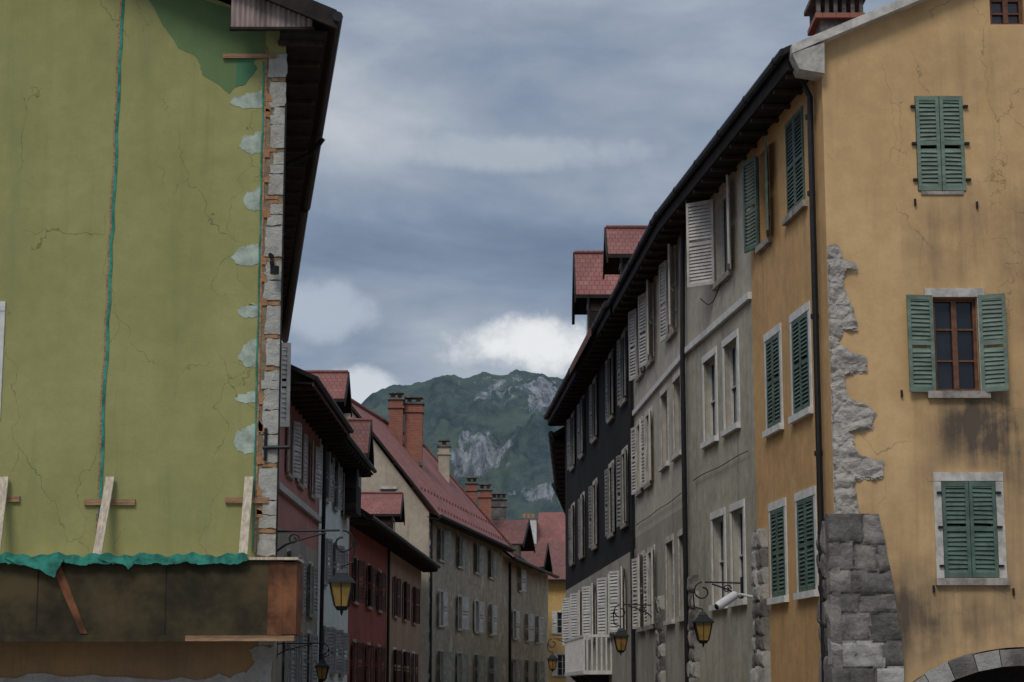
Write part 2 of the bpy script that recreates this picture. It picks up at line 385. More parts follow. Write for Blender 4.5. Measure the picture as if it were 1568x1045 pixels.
for cx,cz,w,h in ((.60,11.86,.62,.28),(.50,11.16,.46,.36),(.46,10.24,.34,.38),(.54,9.34,.48,.36),(.50,8.45,.38,.22),(.49,7.77,.30,.44),(.52,7.08,.36,.18),(.50,6.44,.40,.44)):
    s_=[(cx+w/2,cz-h*.1),(cx+w*.3,cz+h*.3),(cx,cz+h*.38),(cx-w*.1,cz+h/2),(.33,cz+h*.5),(.33,cz-h*.42),(cx,cz-h*.5),(cx+w*.25,cz-h*.4)]
    irregular(gf,'filler_patches','filler',s_,.006,3,.024,0)
gf.box('quoin_mortar','mortar',-.0,.31,-.02,.010,3.9,12.62)
z=3.3; rr=random.Random(4)
while z<12.5:
    h=rr.uniform(.26,.50); w=rr.uniform(.21,.30)
    if rr.random()<.4:
        m_=z+h*rr.uniform(.4,.6)
        irregular(gf,'quoin_stones','quoin',[(-.015,z),(w,z),(w+.01,m_-.01),(-.015,m_-.01)],.032,3,.014,-.01)
        irregular(gf,'quoin_stones','quoin',[(-.015,m_),(w-.05,m_),(w-.04,z+h),(-.015,z+h)],.026,3,.014,-.01)
    else: irregular(gf,'quoin_stones','quoin',[(-.015,z),(w,z),(w-.02,z+h),(-.015,z+h)],.03,4,.016,-.01)
    z+=h+.015
    for k in range(rr.choice((0,0,1,1,2))):
        a=rr.uniform(0,.12); bb=rr.uniform(.2,.29)
        irregular(gf,'quoin_bricks','qbrick',[(a,z),(bb,z),(bb,z+.055),(a,z+.055)],.024,2,.008,-.01); z+=.07
for k in range(16):
    zz=rr.uniform(5,12.4); irregular(gf,'quoin_bricks','qbrick',[(rr.uniform(.18,.24),zz),(.3,zz),(.3,zz+rr.uniform(.08,.22)),(.22,zz+.1)],.036,2,.008,-.01)
gf.box('quoin_edge_board','plankd',.295,.325,0,.02,4.7,12.75)
def ribbon(f_,part,mat,pts,w,t):
    for (a,za),(c,zc) in zip(pts,pts[1:]):
        f_.quad(part,mat,[(a-w/2,t,za),(a+w/2,t,za),(c+w/2,t,zc),(c-w/2,t,zc)])
pts=[(2.71-.0025*k+R(-.014,.014),4.7+k*.3) for k in range(32)]
ribbon(gf,'tape','net',pts,.045,.012); ribbon(gf,'tape_timber','plankd',[(a+.035,z) for a,z in pts],.035,.008)
pts=[(.345+R(-.01,.01),4.7+k*.3) for k in range(27)]
ribbon(gf,'tape','net',pts,.024,.022)
for u,tl in ((4.15,.02),(2.58,-.03),(.42,.0)):
    b.hexa('timber_props','plank',[gf.p(u-.06-tl,.5,4.55),gf.p(u+.07-tl,.5,4.55),gf.p(u+.07-tl,.55,4.55),gf.p(u-.06-tl,.55,4.55)],
        [gf.p(u-.07+tl,.05,5.85),gf.p(u+.06+tl,.05,5.85),gf.p(u+.06+tl,.1,5.85),gf.p(u-.07+tl,.1,5.85)])
    gf.box('timber_battens','plankd',u-.30+tl*4,u+.36,.0,.05,5.45+tl,5.54+tl)
gf.box('timber_battens','plankd',.15,1.0,0,.06,12.55,12.62)
gf.box('hoarding_front','board',-.22,L,.0,.80,3.42,4.52)
gf.box('hoarding_end','rboard',-.42,-.22,.0,.80,3.44,4.50)
gf.box('hoarding_front_trim','rboard',-.22,.0,.80,.805,3.43,4.51)
for u in (1.5,3.4,5.2,6.9): gf.box('hoarding_seams','soffit',u,u+.018,.80,.803,3.44,4.51)
gf.box('hoarding_top_boards','plank',-.44,L,.0,.86,4.53,4.57)
gf.box('hoarding_bottom_rail','board',1.2,L,.70,.84,3.33,3.43)
gf.box('hoarding_bottom_rail','plankd',-.40,1.2,.70,.84,3.34,3.42)
b.hexa('hoarding_brace','rboard',[gf.p(2.75,.81,3.45),gf.p(2.65,.81,3.45),gf.p(3.1,.81,4.5),gf.p(3.25,.81,4.5)],[gf.p(2.75,.815,3.45),gf.p(2.65,.815,3.45),gf.p(3.1,.815,4.5),gf.p(3.25,.815,4.5)])
prev=None
for k in range(240):
    u=.3+k*.033; top=4.60+.02*math.sin(k*.31)+.015*math.sin(k*.83)+R(0,.012); bot=4.52-.03*abs(math.sin(k*.11))-.03*abs(math.sin(k*.23))-R(0,.025)
    dd=.91+.015*math.sin(k*.65)+R(0,.012)
    if prev: gf.quad('netting','net',[(prev[0],prev[3],prev[1]),(u,dd,top),(u,dd,bot),(prev[0],prev[3],prev[2])]); gf.quad('netting','net',[(prev[0],prev[3],prev[1]),(u,dd,top),(u,.6,top-.01),(prev[0],.6,prev[1]-.01)])
    prev=(u,top,bot,dd)
# netting folds hanging over the boards
for u0,u1,dz in ((3.0,3.9,.22),(1.9,2.5,.10),(4.3,4.9,.12)):
    irregular(gf,'netting_folds','net',[(u0,4.55),(u1,4.55),(u1-.1,4.5),((u0+u1)/2,4.52-dz*.5),(u0+.15,4.5-dz)],.94,3,.02,.93)
irregular(gf,'low_wall_stone','rubble',[(0,2.0),(0,3.3),(.35,3.3),(.3,2.95),(.6,2.85),(1.8,2.78),(3.2,2.86),(4.6,2.78),(5,2.0)],.03,6,.05,0)
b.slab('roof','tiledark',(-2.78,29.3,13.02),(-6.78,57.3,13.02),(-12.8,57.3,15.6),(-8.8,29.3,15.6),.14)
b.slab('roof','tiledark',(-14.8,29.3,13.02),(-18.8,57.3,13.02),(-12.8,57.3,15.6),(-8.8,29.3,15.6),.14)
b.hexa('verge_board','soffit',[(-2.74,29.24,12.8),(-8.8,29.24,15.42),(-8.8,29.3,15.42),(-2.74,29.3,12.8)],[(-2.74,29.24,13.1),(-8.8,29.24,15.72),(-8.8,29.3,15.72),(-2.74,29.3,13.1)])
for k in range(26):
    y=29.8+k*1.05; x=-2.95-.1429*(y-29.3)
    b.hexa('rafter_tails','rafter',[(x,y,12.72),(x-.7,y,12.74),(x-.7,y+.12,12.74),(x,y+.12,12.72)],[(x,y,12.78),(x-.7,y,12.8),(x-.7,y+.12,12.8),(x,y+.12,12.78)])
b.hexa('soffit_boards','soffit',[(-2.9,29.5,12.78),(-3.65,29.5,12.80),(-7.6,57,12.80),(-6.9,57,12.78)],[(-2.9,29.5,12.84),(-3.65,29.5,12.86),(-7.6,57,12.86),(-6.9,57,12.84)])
b.tube('gutter','gutter',[(-2.72,29.2,12.98),(-4.45,41.3,12.94)],.085)
b.tube('gutter','gutter',[(-4.50,41.3,12.92),(-6.74,57.3,12.9)],.10)
b.tube('gutter_outlet','gutter',[(-3.55,35.6,12.85),(-3.75,35.7,12.6),(-4.3,35.9,12.4)],.05)
for i in range(16):
    x0=-4.42+i*.08; zt=lambda x:13.02+(-2.78-x)*.43-.17
    b.face('corrugated_sheet','corr',[(x0,29.45,12.88),(x0+.04,29.42,12.88),(x0+.04,29.42,zt(x0+.04)),(x0,29.45,zt(x0))])
    b.face('corrugated_sheet','corr',[(x0+.04,29.42,12.88),(x0+.08,29.45,12.88),(x0+.08,29.45,zt(x0+.08)),(x0+.04,29.42,zt(x0+.04))])
b.box('corrugated_trim','soffit',-4.44,-3.1,29.4,29.5,12.84,12.88)
gs.shutter(2.0,.20,1,math.radians(86),6.9,8.3,'shw',.08)
b.tube('corner_hook','iron',[gf.p(.15,.03,9.32),gf.p(.15,.22,9.3),gf.p(.12,.26,9.18),gf.p(.1,.22,9.05)],.035)
b.tube('corner_hook','iron',[gf.p(.08,.2,9.12),gf.p(.08,.2,9.0)],.07)
b.tube('sign_bracket','iron',[gf.p(.22,.05,6.3),gf.p(-.2,.12,6.3)],.03); b.tube('sign_bracket','iron',[gf.p(.18,.05,6.6),gf.p(.18,.06,6.1)],.025)
b.tube('wall_cable','iron',[gf.p(-.02,.04,4.6+k*.8) for k in range(10)],.014)
b.done()

# ------------------------------------------------------------ YELLOW CORNER BUILDING (right)
b=B('yellow_corner_building')
rf=F(b,(5.43,33),(14,33),-1)
h1=(1.61,2.45,11.15,12.87);h2=(1.79,2.55,7.64,9.28);h3=(1.81,2.73,4.48,6.11);h4=(3.0,3.6,14.18,14.9)
rf.wall('yfront',0,rf.L,3.6,13.5,[h1,h2,h3],.25)
rf.wall('yfront',2.8,rf.L,13.5,15.0,[h4],.25)
rf.quad('walls','yfront',[(0,0,13.5),(2.8,0,13.5),(2.8,0,15.0),(0,0,13.80)])
rf.quad('walls','yfront',[(2.8,0,15.0),(rf.L,0,15.0),(rf.L,0,15.6),(5.9,0,16.3)])
cu,cz_,ro=3.1,-.05,3.15
def arch(u,r): 
    d=r*r-(u-cu)**2; return cz_+math.sqrt(d) if d>0 else 0
n=70
for i in range(n):
    a=rf.L*i/n; c=rf.L*(i+1)/n
    rf.quad('walls','yfront',[(a,0,max(0,arch(a,ro+.24))),(c,0,max(0,arch(c,ro+.24))),(c,0,3.6),(a,0,3.6)])
for i in range(24):
    t0=math.pi*i/24; t1=math.pi*(i+1)/24-.004; e=R(.2,.27)
    q=[(cu+math.cos(t)*r,z_,cz_+math.sin(t)*r) for t,r,z_ in ((t0,ro-.06,.03),(t1,ro-.06,.03),(t1,ro+e,.03),(t0,ro+e,.03))]
    rf.quad('arch_stones',random.choice(('stone','stone','pier')),q)
    rf.quad('arch_soffit','pier',[(q[0][0],.03,q[0][2]),(q[1][0],.03,q[1][2]),(q[1][0],-.6,q[1][2]),(q[0][0],-.6,q[0][2])])
rf.quad('arcade_interior','soffit',[(0.2,-.9,0),(8,-.9,0),(8,-.9,3.3),(.2,-.9,3.3)])  # flat dark sheet standing in for the unlit depth behind the arch
rf.window(*h1,kind='closed',sh='shg',pitch=.075,sill=None)
rf.box('sills','sill',h1[0]+.05,h1[1]-.05,-.02,.03,h1[2]-.06,h1[2])
rf.window(*h3,kind='closed',sh='shgd',pitch=.075,surround='frame')
rf.window(*h2,kind='open',sh='shg',wf='wood',surround='frame',sw=.45,angs=(.12,.35),pitch=.075,bars=2)
rf.window(*h4,kind='plain',wf='wood',sill=None)
for (u0,u1,z0,z1) in (h1,h3):
    for zz in (z0+.2,z0+.85,z1-.2):
        for uu in (u0-.04,u1+.04): rf.box('shutter_hinges','iron',uu-.04,uu+.04,.0,.06,zz-.02,zz+.02)
for uu,zz in ((1.55,10.95),(2.62,10.9),(1.2,7.6),(1.62,4.3),(2.95,4.25)): rf.box('shutter_stays','iron',uu-.015,uu+.015,0,.05,zz-.06,zz+.06)
rub=[(-.02,5.3),(-.02,10.16),(.12,10.2),(.23,10.16),(.28,9.95),(.51,9.88),(.50,9.76),(.29,9.7),(.33,9.3),(.43,9.08),(.48,8.72),(.24,8.65),(.18,8.5),(.36,8.28),(.62,8.26),(.66,8.1),(.62,7.97),(.29,7.92),(.26,7.7),(.34,7.5),(.6,7.42),(.74,7.26),(.68,7.0),(.34,6.94),(.38,6.7),(.46,6.52),(.9,6.42),(.85,6.17),(.34,6.1),(.36,5.9),(.42,5.67),(.4,5.3)]
rubble_sheet(rf,'exposed_stone',rub)
rough_wall(rf,'corner_pier',['pier','pierd','pier'],-.16,1.02,3.9,5.55,.13,(.28,.46),.25,3)
rough_wall(rf,'corner_pier_base',['pier','pierd','pierd','pier','pierp'],-.17,1.16,1.2,3.9,.15,(.3,.6),.12,6)
rs=F(b,(5.43,33),(4.08,45.3),1)
U=lambda Y:(Y-33)/.994
SPL=U(38.6)
wins=[(U(36.95),U(37.72),11.25,13.1),(U(34.3),U(35.55),11.3,13.1)]
mid=[(U(36.4),U(37.45),7.55,9.3),(U(34.3),U(35.45),7.55,9.3)]
low=[(U(36.35),U(37.4),4.35,6.0),(U(34.25),U(35.4),4.35,6.0)]
rs.wall('yside',0,SPL,0,13.75,wins+mid+low)
rs.window(*wins[0],kind='plain',wf='wood'); rs.window(*wins[1],kind='closed',sh='shgd')
rs.shutter(wins[0][0]-.02,.65,-1,.25,11.25,13.1,'shgd'); rs.shutter(wins[0][1]+.02,.6,1,.22,11.25,13.1,'shgd')
for w in mid+low: rs.window(*w,kind='closed',sh='shgd',surround='whiteframe',sill='whiteframe')
rough_wall(rs,'corner_pier_side',['pier','pier','pierd'],-.14,.9,1.2,5.5,.14,(.3,.55),.2,5)
rough_wall(rs,'party_pier',['stone','pier','rubble','stone'],SPL-.9,SPL+.35,1.2,5.7,.15,(.28,.45),.45,8,ragged=.1)
b.tube('downpipe','gutter',[(5.05,33.35,13.5),(5.28,33.45,13.0),(5.27,33.5,.3)],.055)
for z in (4.3,6.6,9.0,11.2,12.6): b.tube('downpipe_collars','gutter',[(5.27,33.5,z),(5.27,33.5,z+.08)],.075)
sl=.43
b.hexa('verge_band','frame',[rf.p(-.55,.28,13.56),rf.p(6,.28,13.56+6.55*sl),rf.p(6,-.2,13.56+6.55*sl),rf.p(-.55,-.2,13.56)],
   [rf.p(-.55,.28,13.72),rf.p(6,.28,13.72+6.55*sl),rf.p(6,-.2,13.72+6.55*sl),rf.p(-.55,-.2,13.72)])
b.hexa('kneeler_stone','frame',[rf.p(-.42,.2,13.30),rf.p(.02,.2,13.22),rf.p(.02,-.3,13.22),rf.p(-.42,-.3,13.30)],[rf.p(-.55,.27,13.56),rf.p(.02,.27,13.76),rf.p(.02,-.3,13.76),rf.p(-.55,-.3,13.56)])
b.box('chimney','pierd',5.6,6.3,34,34.8,13.9,14.62)
b.box('chimney_cap','chbrick',5.5,6.4,33.9,34.9,14.62,14.72)
for k in range(6):
    for yy in (33.95,34.7): b.box('chimney_pillars','pierd',5.53+k*.155,5.6+k*.155,yy,yy+.1,14.72,15.02)
b.box('chimney_cap','pierd',5.45,6.45,33.85,34.95,15.02,15.1)
b.slab('roof','tile',(4.78,32.95,13.74),(4.17,38.6,13.74),(10.3,38.6,16.4),(11.0,32.95,16.4),.12)
b.slab('roof','tile',(17.5,32.95,13.74),(16.9,38.6,13.74),(10.3,38.6,16.4),(11.0,32.95,16.4),.12)
b.face('back_walls','yside',[(14,33,0),(13.4,38.6,0),(13.4,38.6,13.7),(14,33,13.7)])
b.done()

def right_eave(b,E0,E1,z,step=.9,ov=.62,gut='gutter',r=.08):
    E0=Vector(E0);E1=Vector(E1);d=(E1-E0).normalized();nn=Vector((d.y,-d.x)); L=(E1-E0).length
    k=.2
    while k<L:
        p=E0+d*k+nn*.06; q=E0+d*k+nn*ov; p2=p+d*.12;q2=q+d*.12
        b.hexa('rafter_tails','rafter',[(*p,z-.42),(*q,z-.40),(*q2,z-.40),(*p2,z-.42)],[(*p,z-.345),(*q,z-.345),(*q2,z-.345),(*p2,z-.345)])
        k+=step
    s=E0-nn*.05;e=E1-nn*.05
    b.tube('gutter',gut,[(*s,z-.02),(*e,z-.02)],r)
    k=.5
    while k<L:
        p=s+d*k; b.tube('gutter_brackets',gut,[(*p,z-.02),(*(p+d*.07),z-.02)],r+.012); k+=2.3
    a=E0+nn*.02;c=E1+nn*.02
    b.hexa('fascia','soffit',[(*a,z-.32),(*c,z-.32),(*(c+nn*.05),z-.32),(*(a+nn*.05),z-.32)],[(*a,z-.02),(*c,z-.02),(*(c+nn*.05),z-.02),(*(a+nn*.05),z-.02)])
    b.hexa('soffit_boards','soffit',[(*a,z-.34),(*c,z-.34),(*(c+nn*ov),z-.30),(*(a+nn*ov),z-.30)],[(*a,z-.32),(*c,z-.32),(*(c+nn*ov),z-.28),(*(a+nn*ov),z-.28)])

# ------------------------------------------------------------ GREY BEIGE TOWNHOUSE
b=B('grey_townhouse')
right_eave(b,(4.83,33.1),(3.46,45.3),13.72)
rs=F(b,(5.43,33),(4.08,45.3),1)
top=[(U(40.4),U(41.8),11.35,13.25)]
md=[(U(39.95),U(41.2),8.05,9.85),(U(42.05),U(43.3),8.05,9.85)]
lw=[(U(39.7),U(40.8),4.45,6.3),(U(41.5),U(42.7),4.45,6.3)]
rs.wall('grayb',SPL,rs.L,0,10.4,md+lw); rs.wall('beige',SPL,rs.L,10.4,13.75,top)
rs.box('string_course','whiteframe',SPL,rs.L,-.02,.08,10.38,10.52)
rs.window(*top[0],kind='plain',wf='paintw',bars=0); rs.shutter(top[0][1]+.02,.7,1,.8,11.35,13.25,'shp'); rs.shutter(top[0][0]-.02,.68,-1,.22,11.35,13.25,'shp')
for w in md: rs.window(*w,kind='plain',wf='paintw',surround='whiteframe',sill='whiteframe',bars=1)
for w in lw: rs.window(*w,kind='plain',wf='paintw',surround='whiteframe',sill='whiteframe',bars=1)
b.tube('downpipe','gutter',[(4.03,45.1,13.5),(3.98,45.1,10.2),(3.98,45.1,.3)],.06)
b.tube('cables','iron',[rs.p(U(41)+k*.3,.1,11.2-.25*math.sin(k*.5)) for k in range(8)],.012)
b.tube('cables','iron',[rs.p(U(39)+k*.5,.05,7.35+.015*math.sin(k*.9)) for k in range(12)],.010)
rough_wall(rs,'base_stones',['pier','stone'],U(44.3),U(45.3),1.2,5.2,.13,(.3,.5),.3,11,ragged=.1)
b.slab('roof','tile',(4.17,38.6,13.74),(3.4,45.3,13.74),(9.6,45.3,16.4),(10.3,38.6,16.4),.12)
b.slab('roof','tile',(16.9,38.6,13.74),(16.2,45.3,13.74),(9.6,45.3,16.4),(10.3,38.6,16.4),.12)
b.done()

# ------------------------------------------------------------ BEIGE TOWNHOUSE + CHARCOAL TOWNHOUSE
V=lambda Y:(Y-45.3)*1.00164
S2=V(55.6)
b=B('beige_townhouse')
r2=F(b,(4.08,45.3),(2.15,79),1)
def cw(c,w,z0,z1): return (V(c)-w/2,V(c)+w/2,z0,z1)
top=[cw(47.4,1.25,11.3,13.25),cw(51.5,1.0,11.3,13.25),cw(53.8,1.0,11.3,13.25)]
md=[cw(46.8,1.2,8.25,10.05),cw(49.1,1.2,8.25,10.05),cw(52.2,1.0,8.1,9.95),cw(54.2,1.0,8.1,9.95)]
lw=[cw(46.3,1.1,4.35,6.25),cw(48.5,1.2,4.35,6.25),cw(52.0,1.1,4.35,6.25),cw(54.1,1.0,4.35,6.25)]
r2.wall('beige',0,S2,6.9,13.75,top+md); r2.wall('lowbeige',0,S2,0,6.9,lw)
for w in top: r2.window(*w,kind='open',sh='shp',wf='paintw',sw=.62,pitch=.09,spread=(.1,.5))
for w in md[:2]: r2.window(*w,kind='plain',wf='shgr',surround='frame',sill='frame')
for w in md[2:]+lw[2:]: r2.window(*w,kind='open',sh='shp',sw=.5,pitch=.09,surround='frame',spread=(.05,.35))
for w in lw[:2]: r2.window(*w,kind='plain',wf='shgr',surround='frame',sill='frame')
r2.box('string_course','whiteframe',0,S2,-.02,.07,10.36,10.5)
right_eave(b,(3.46,45.3),(2.88,55.6),13.72)
b.slab('roof','tile',(3.4,45.3,13.74),(2.8,55.6,13.74),(9.0,55.6,16.4),(9.6,45.3,16.4),.12)
b.slab('roof','tile',(16.2,45.3,13.74),(15.6,55.6,13.74),(9.0,55.6,16.4),(9.6,45.3,16.4),.12)
b.tube('downpipe','gutter',[r2.p(S2-.1,.1,13.4),r2.p(S2-.1,.1,.2)],.06)
b.tube('cables','iron',[r2.p(k*.8,.05,7.2+.015*math.sin(k*1.3)) for k in range(13)],.010)
rough_wall(r2,'base_stones',['pier','pierd','stone'],V(49.6),V(50.9),1.2,5.0,.13,(.3,.5),.4,14,ragged=.1)
b.done()

b=B('charcoal_townhouse')
r2=F(b,(4.08,45.3),(2.15,79),1)
top=[cw(c,1.15,11.15,13.1) for c in (57.7,61.4,66.6,71.2,75.2)]
md=[cw(c,1.15,7.5,9.6) for c in (57.9,61.6,66.8,71.4,75.4)]
lw=[cw(c,1.2,4.4,6.2) for c in (58.8,62.4,67.6,72.4,76)]
r2.wall('dark',S2,r2.L,6.6,13.75,top+md); r2.wall('lowbeige',S2,r2.L,0,6.6,lw)
for w in top: r2.window(*w,kind='open',sh='shd',wf='shgr',surround='shgr',sw=.5,pitch=.12,spread=(.02,.2))
for w in md: r2.window(*w,kind='open',sh='shd',wf='shgr',surround='frame',sw=.5,pitch=.12,spread=(.02,.2))
for w in lw: r2.window(*w,kind='open',sh='shw',wf='paintw',sw=.65,pitch=.10,angs=(.2,.35))
right_eave(b,(2.80,55.8),(1.44,79.8),13.72,ov=.7,r=.10)
b.hexa('eave_fascia','rust',[(2.42,59.5,13.42),(2.0,67,13.42),(2.03,67,13.42),(2.45,59.5,13.42)],[(2.42,59.5,13.70),(2.0,67,13.70),(2.03,67,13.70),(2.45,59.5,13.70)])
b.slab('roof','tile',(2.8,55.6,13.74),(1.4,79.7,13.74),(7.7,79.7,16.6),(9.0,55.6,16.4),.12)
b.slab('roof','tile',(15.6,55.6,13.74),(14.2,79.7,13.74),(7.7,79.7,16.6),(9.0,55.6,16.4),.12)
b.face('back_walls','dark',[(2.15,79,0),(14,79.5,0),(14,79.5,13.7),(2.15,79,13.7)])
b.face('back_walls','beige',[(14,79.5,0),(15.5,45,0),(15.5,45,13.7),(14,79.5,13.7)])
def dormer(b,front,Yr,zr,half,drop,X1,wallw=.25,wmat='soffit',tm='tile',side=1):
    zb=zr-drop
    for sgn in (-1,1):
        b.slab('dormer_roof',tm,(front,Yr+sgn*half,zb),(X1,Yr+sgn*half,zb),(X1,Yr,zr),(front,Yr,zr),.12)
        b.hexa('dormer_bargeboard','soffit',[(front-side*.05,Yr,zr-.28),(front-side*.05,Yr+sgn*half,zb-.28),(front,Yr+sgn*half,zb-.28),(front,Yr,zr-.28)],
                                     [(front-side*.05,Yr,zr+.04),(front-side*.05,Yr+sgn*half,zb+.04),(front,Yr+sgn*half,zb+.04),(front,Yr,zr+.04)])
    b.tube('dormer_ridge','tile',[(front,Yr,zr+.03),(X1,Yr,zr+.03)],.07)
    h2=half-wallw; f2=front+side*.45
    xs=sorted((f2,X1))
    b.box('dormer_body',wmat,xs[0],xs[1],Yr-h2,Yr+h2,zb-2.3,zb-.05)
    b.face('dormer_gable',wmat,[(f2,Yr-h2,zb-.05),(f2,Yr+h2,zb-.05),(f2,Yr,zr-.2)])
    a=f2-.03 if side>0 else f2
    b.box('dormer_window_frame','shgr',a,a+.03,Yr-h2*.5,Yr+h2*.5,zb-1.2,zb-.1)
    a=a-.01 if side>0 else a+.01
    b.box('dormer_window_glass','glass',a,a+.03,Yr-h2*.4,Yr+h2*.4,zb-1.1,zb-.2)
    for j in range(8):
        zz=zb-2.2+j*.28; b.box('dormer_cheek_boards','rafter' if j%3==0 else 'soffit',xs[0]+.05,xs[1],Yr-h2-.02,Yr-h2,zz,zz+.25)
# the two dormers over the eave, tall and narrow with steep barge boards
dormer(b,2.15,66.0,17.5,1.5,1.75,5.6)
dormer(b,2.95,60.0,16.95,1.25,1.1,5.8)
b.hexa('dormer_far_bargeboard','soffit',[(2.1,67.5,15.3),(2.1,67.62,15.3),(2.2,67.62,15.3),(2.2,67.5,15.3)],[(2.1,66.0,17.2),(2.1,66.12,17.3),(2.2,66.12,17.3),(2.2,66.0,17.2)])
b.hexa('balcony_floor','whiteframe',[r2.p(V(62),0,3.15),r2.p(V(69),0,3.15),r2.p(V(69),.9,3.15),r2.p(V(62),.9,3.15)],[r2.p(V(62),0,3.27),r2.p(V(69),0,3.27),r2.p(V(69),.9,3.27),r2.p(V(62),.9,3.27)])
r2.box('balcony_rail','whiteframe',V(62),V(69),.84,.9,4.3,4.38)
k=V(62)
while k<V(69): r2.box('balcony_balusters','whiteframe',k,k+.05,.85,.89,3.27,4.3); k+=.16
for t in [i*.15 for i in range(6)]: r2.box('balcony_balusters','whiteframe',V(62),V(62)+.04,t,t+.05,3.27,4.3)
r2.box('balcony_rail','whiteframe',V(62)-.01,V(62)+.05,0,.84,4.3,4.38)
for uu in (V(63),V(65.5),V(68)): b.hexa('balcony_consoles','iron',[r2.p(uu,0,2.5),r2.p(uu+.12,0,2.5),r2.p(uu+.12,.1,2.5),r2.p(uu,.1,2.5)],[r2.p(uu,0,3.14),r2.p(uu+.12,0,3.14),r2.p(uu+.12,.8,3.14),r2.p(uu,.8,3.14)])
b.done()

for nm,P,Q,ez,mt in (('brown_townhouse',(2.45,79.6),(3.1,99),13.0,'salmon'),('grey_far_townhouse',(3.0,99.5),(4.9,128),13.0,'lowbeige'),('ochre_far_townhouse',(5.0,128.5),(9.0,165),12.4,'yfar')):
    b=B(nm); f=F(b,P,Q,1); hs=[]
    k=1.6
    while k<f.L-1.5:
        for z0 in (3.2,6.4,9.7): hs.append((k,k+1.1,z0,z0+1.8))
        k+=3.3
    f.wall(mt,0,f.L,0,ez,hs)
    for h in hs: f.window(*h,kind='open',sh='shgr',pitch=.15)
    p0=Vector(P)+f.n*.8-f.d*.3;p1=Vector(Q)+f.n*.8;q0=p0-f.n*6;q1=p1-f.n*6; r0=p0-f.n*12;r1=p1-f.n*12
    b.slab('roof','tile',(*p0,ez),(*p1,ez),(*q1,ez+3.4),(*q0,ez+3.4),.2); b.slab('roof','tile',(*r0,ez),(*r1,ez),(*q1,ez+3.4),(*q0,ez+3.4),.2)
    b.face('walls',mt,[f.p(0,0,0),f.p(0,-11,0),f.p(0,-11,ez),f.p(0,-5.3,ez+3),f.p(0,0,ez)])
    right_eave(b,tuple(p0),tuple(p1),ez,2.0,.8,r=.12)
    b.done()

# ------------------------------------------------------------ PINK + WHITE (left)
def left_eave(b,E0,E1,z,ov,mat='soffit',step=1.0,r=.09):
    E0=Vector(E0);E1=Vector(E1);d=(E1-E0).normalized();nn=Vector((-d.y,d.x)); L=(E1-E0).length
    a,c=E0,E1
    b.hexa('soffit_boards',mat,[(*a,z-.2),(*c,z-.2),(*(c+nn*ov),z-.16),(*(a+nn*ov),z-.16)],[(*a,z-.14),(*c,z-.14),(*(c+nn*ov),z-.1),(*(a+nn*ov),z-.1)])
    k=.2
    while k<L:
        p=E0+d*k+nn*.05;q=p+nn*(ov-.05);p2=p+d*.15;q2=q+d*.15
        b.hexa('rafter_tails','rafter',[(*p,z-.32),(*q,z-.36),(*q2,z-.36),(*p2,z-.32)],[(*p,z-.2),(*q,z-.2),(*q2,z-.2),(*p2,z-.2)]); k+=step
    b.tube('gutter','gutter',[(*(E0-nn*.06),z-.03),(*(E1-nn*.06),z-.03)],r)
b=B('pink_townhouse'); f=F(b,(-6.9,57.1),(-6.7,81),-1)
P_=lambda Y:(Y-57.1)
hs=[(P_(62.4),P_(63.6),9.2,10.9),(P_(66),P_(67.1),9.2,10.9),(P_(59.6),P_(60.6),9.2,10.9)]
lo=[(P_(c)-.55,P_(c)+.55,z,z+1.6) for c in (60.5,63.5,66.5) for z in (5.2,2.9)]
f.wall('pink',0,P_(69),7.4,11.6,hs)
f.wall('lowbeige',0,P_(69),0,7.4,lo)
for h in hs: f.window(*h,kind='open',sh='shp',pitch=.12,sw=.6)
for l in lo: f.window(*l,kind='open',sh='shgr',pitch=.12,sw=.55,surround='frame')
f.box('string_course','shp',0,P_(69),-.02,.12,8.45,8.65)
left_eave(b,(-5.85,57.2),(-5.75,69),11.75,1.05,'soffit'); b.hexa('fascia','rust',[(-5.85,57.2,11.5),(-5.75,69,11.5),(-5.8,69,11.5),(-5.9,57.2,11.5)],[(-5.85,57.2,11.72),(-5.75,69,11.72),(-5.8,69,11.72),(-5.9,57.2,11.72)])
b.slab('roof','tiledark',(-5.8,57.1,11.8),(-5.7,69,11.8),(-11.8,69,14.6),(-11.9,57.1,14.6),.14)
b.slab('roof','tiledark',(-17.8,57.1,11.8),(-17.7,69,11.8),(-11.8,69,14.6),(-11.9,57.1,14.6),.14)
b.face('end_wall','lowbeige',[(-6.8,69,0),(-17,69,0),(-17,69,11.7),(-11.8,69,14.4),(-6.8,69,11.7)])
b.tube('downpipe','gutter',[(-6.6,68.8,11.4),(-6.65,68.8,0.2)],.07)
b.done()
b=B('pale_green_townhouse'); f=F(b,(-6.9,57.1),(-6.7,81),-1)
hs=[(P_(c)-.5,P_(c)+.5,z,z+1.6) for c in (71.0,74.4,77.9) for z in (9.5,6.5,3.3)]
f.wall('white',P_(69.05),P_(80.8),0,11.5,hs)
for h in hs: f.window(*h,kind='open',sh='shgr',pitch=.12,sw=.5,surround='whiteframe',spread=(.1,.6))
left_eave(b,(-5.95,69.2),(-5.75,81),11.65,.95)
b.slab('roof','tile',(-5.9,69.1,11.7),(-5.7,81,11.7),(-11.8,81,15.4),(-11.9,69.1,15.4),.14)
b.slab('roof','tile',(-17.8,69.1,11.7),(-17.7,81,11.7),(-11.8,81,15.4),(-11.9,69.1,15.4),.14)
b.face('end_wall','salmon',[(-6.7,80.9,0),(-17,80.9,0),(-17,80.9,11.7),(-11.8,80.9,15.2),(-6.7,80.9,11.7)])
dormer(b,-6.15,72.6,14.4,1.5,1.2,-9.5,side=-1,wmat='soffit')
dormer(b,-5.7,78.5,13.4,1.5,1.5,-9.5,side=-1,wmat='soffit',tm='tiledark')
b.done()

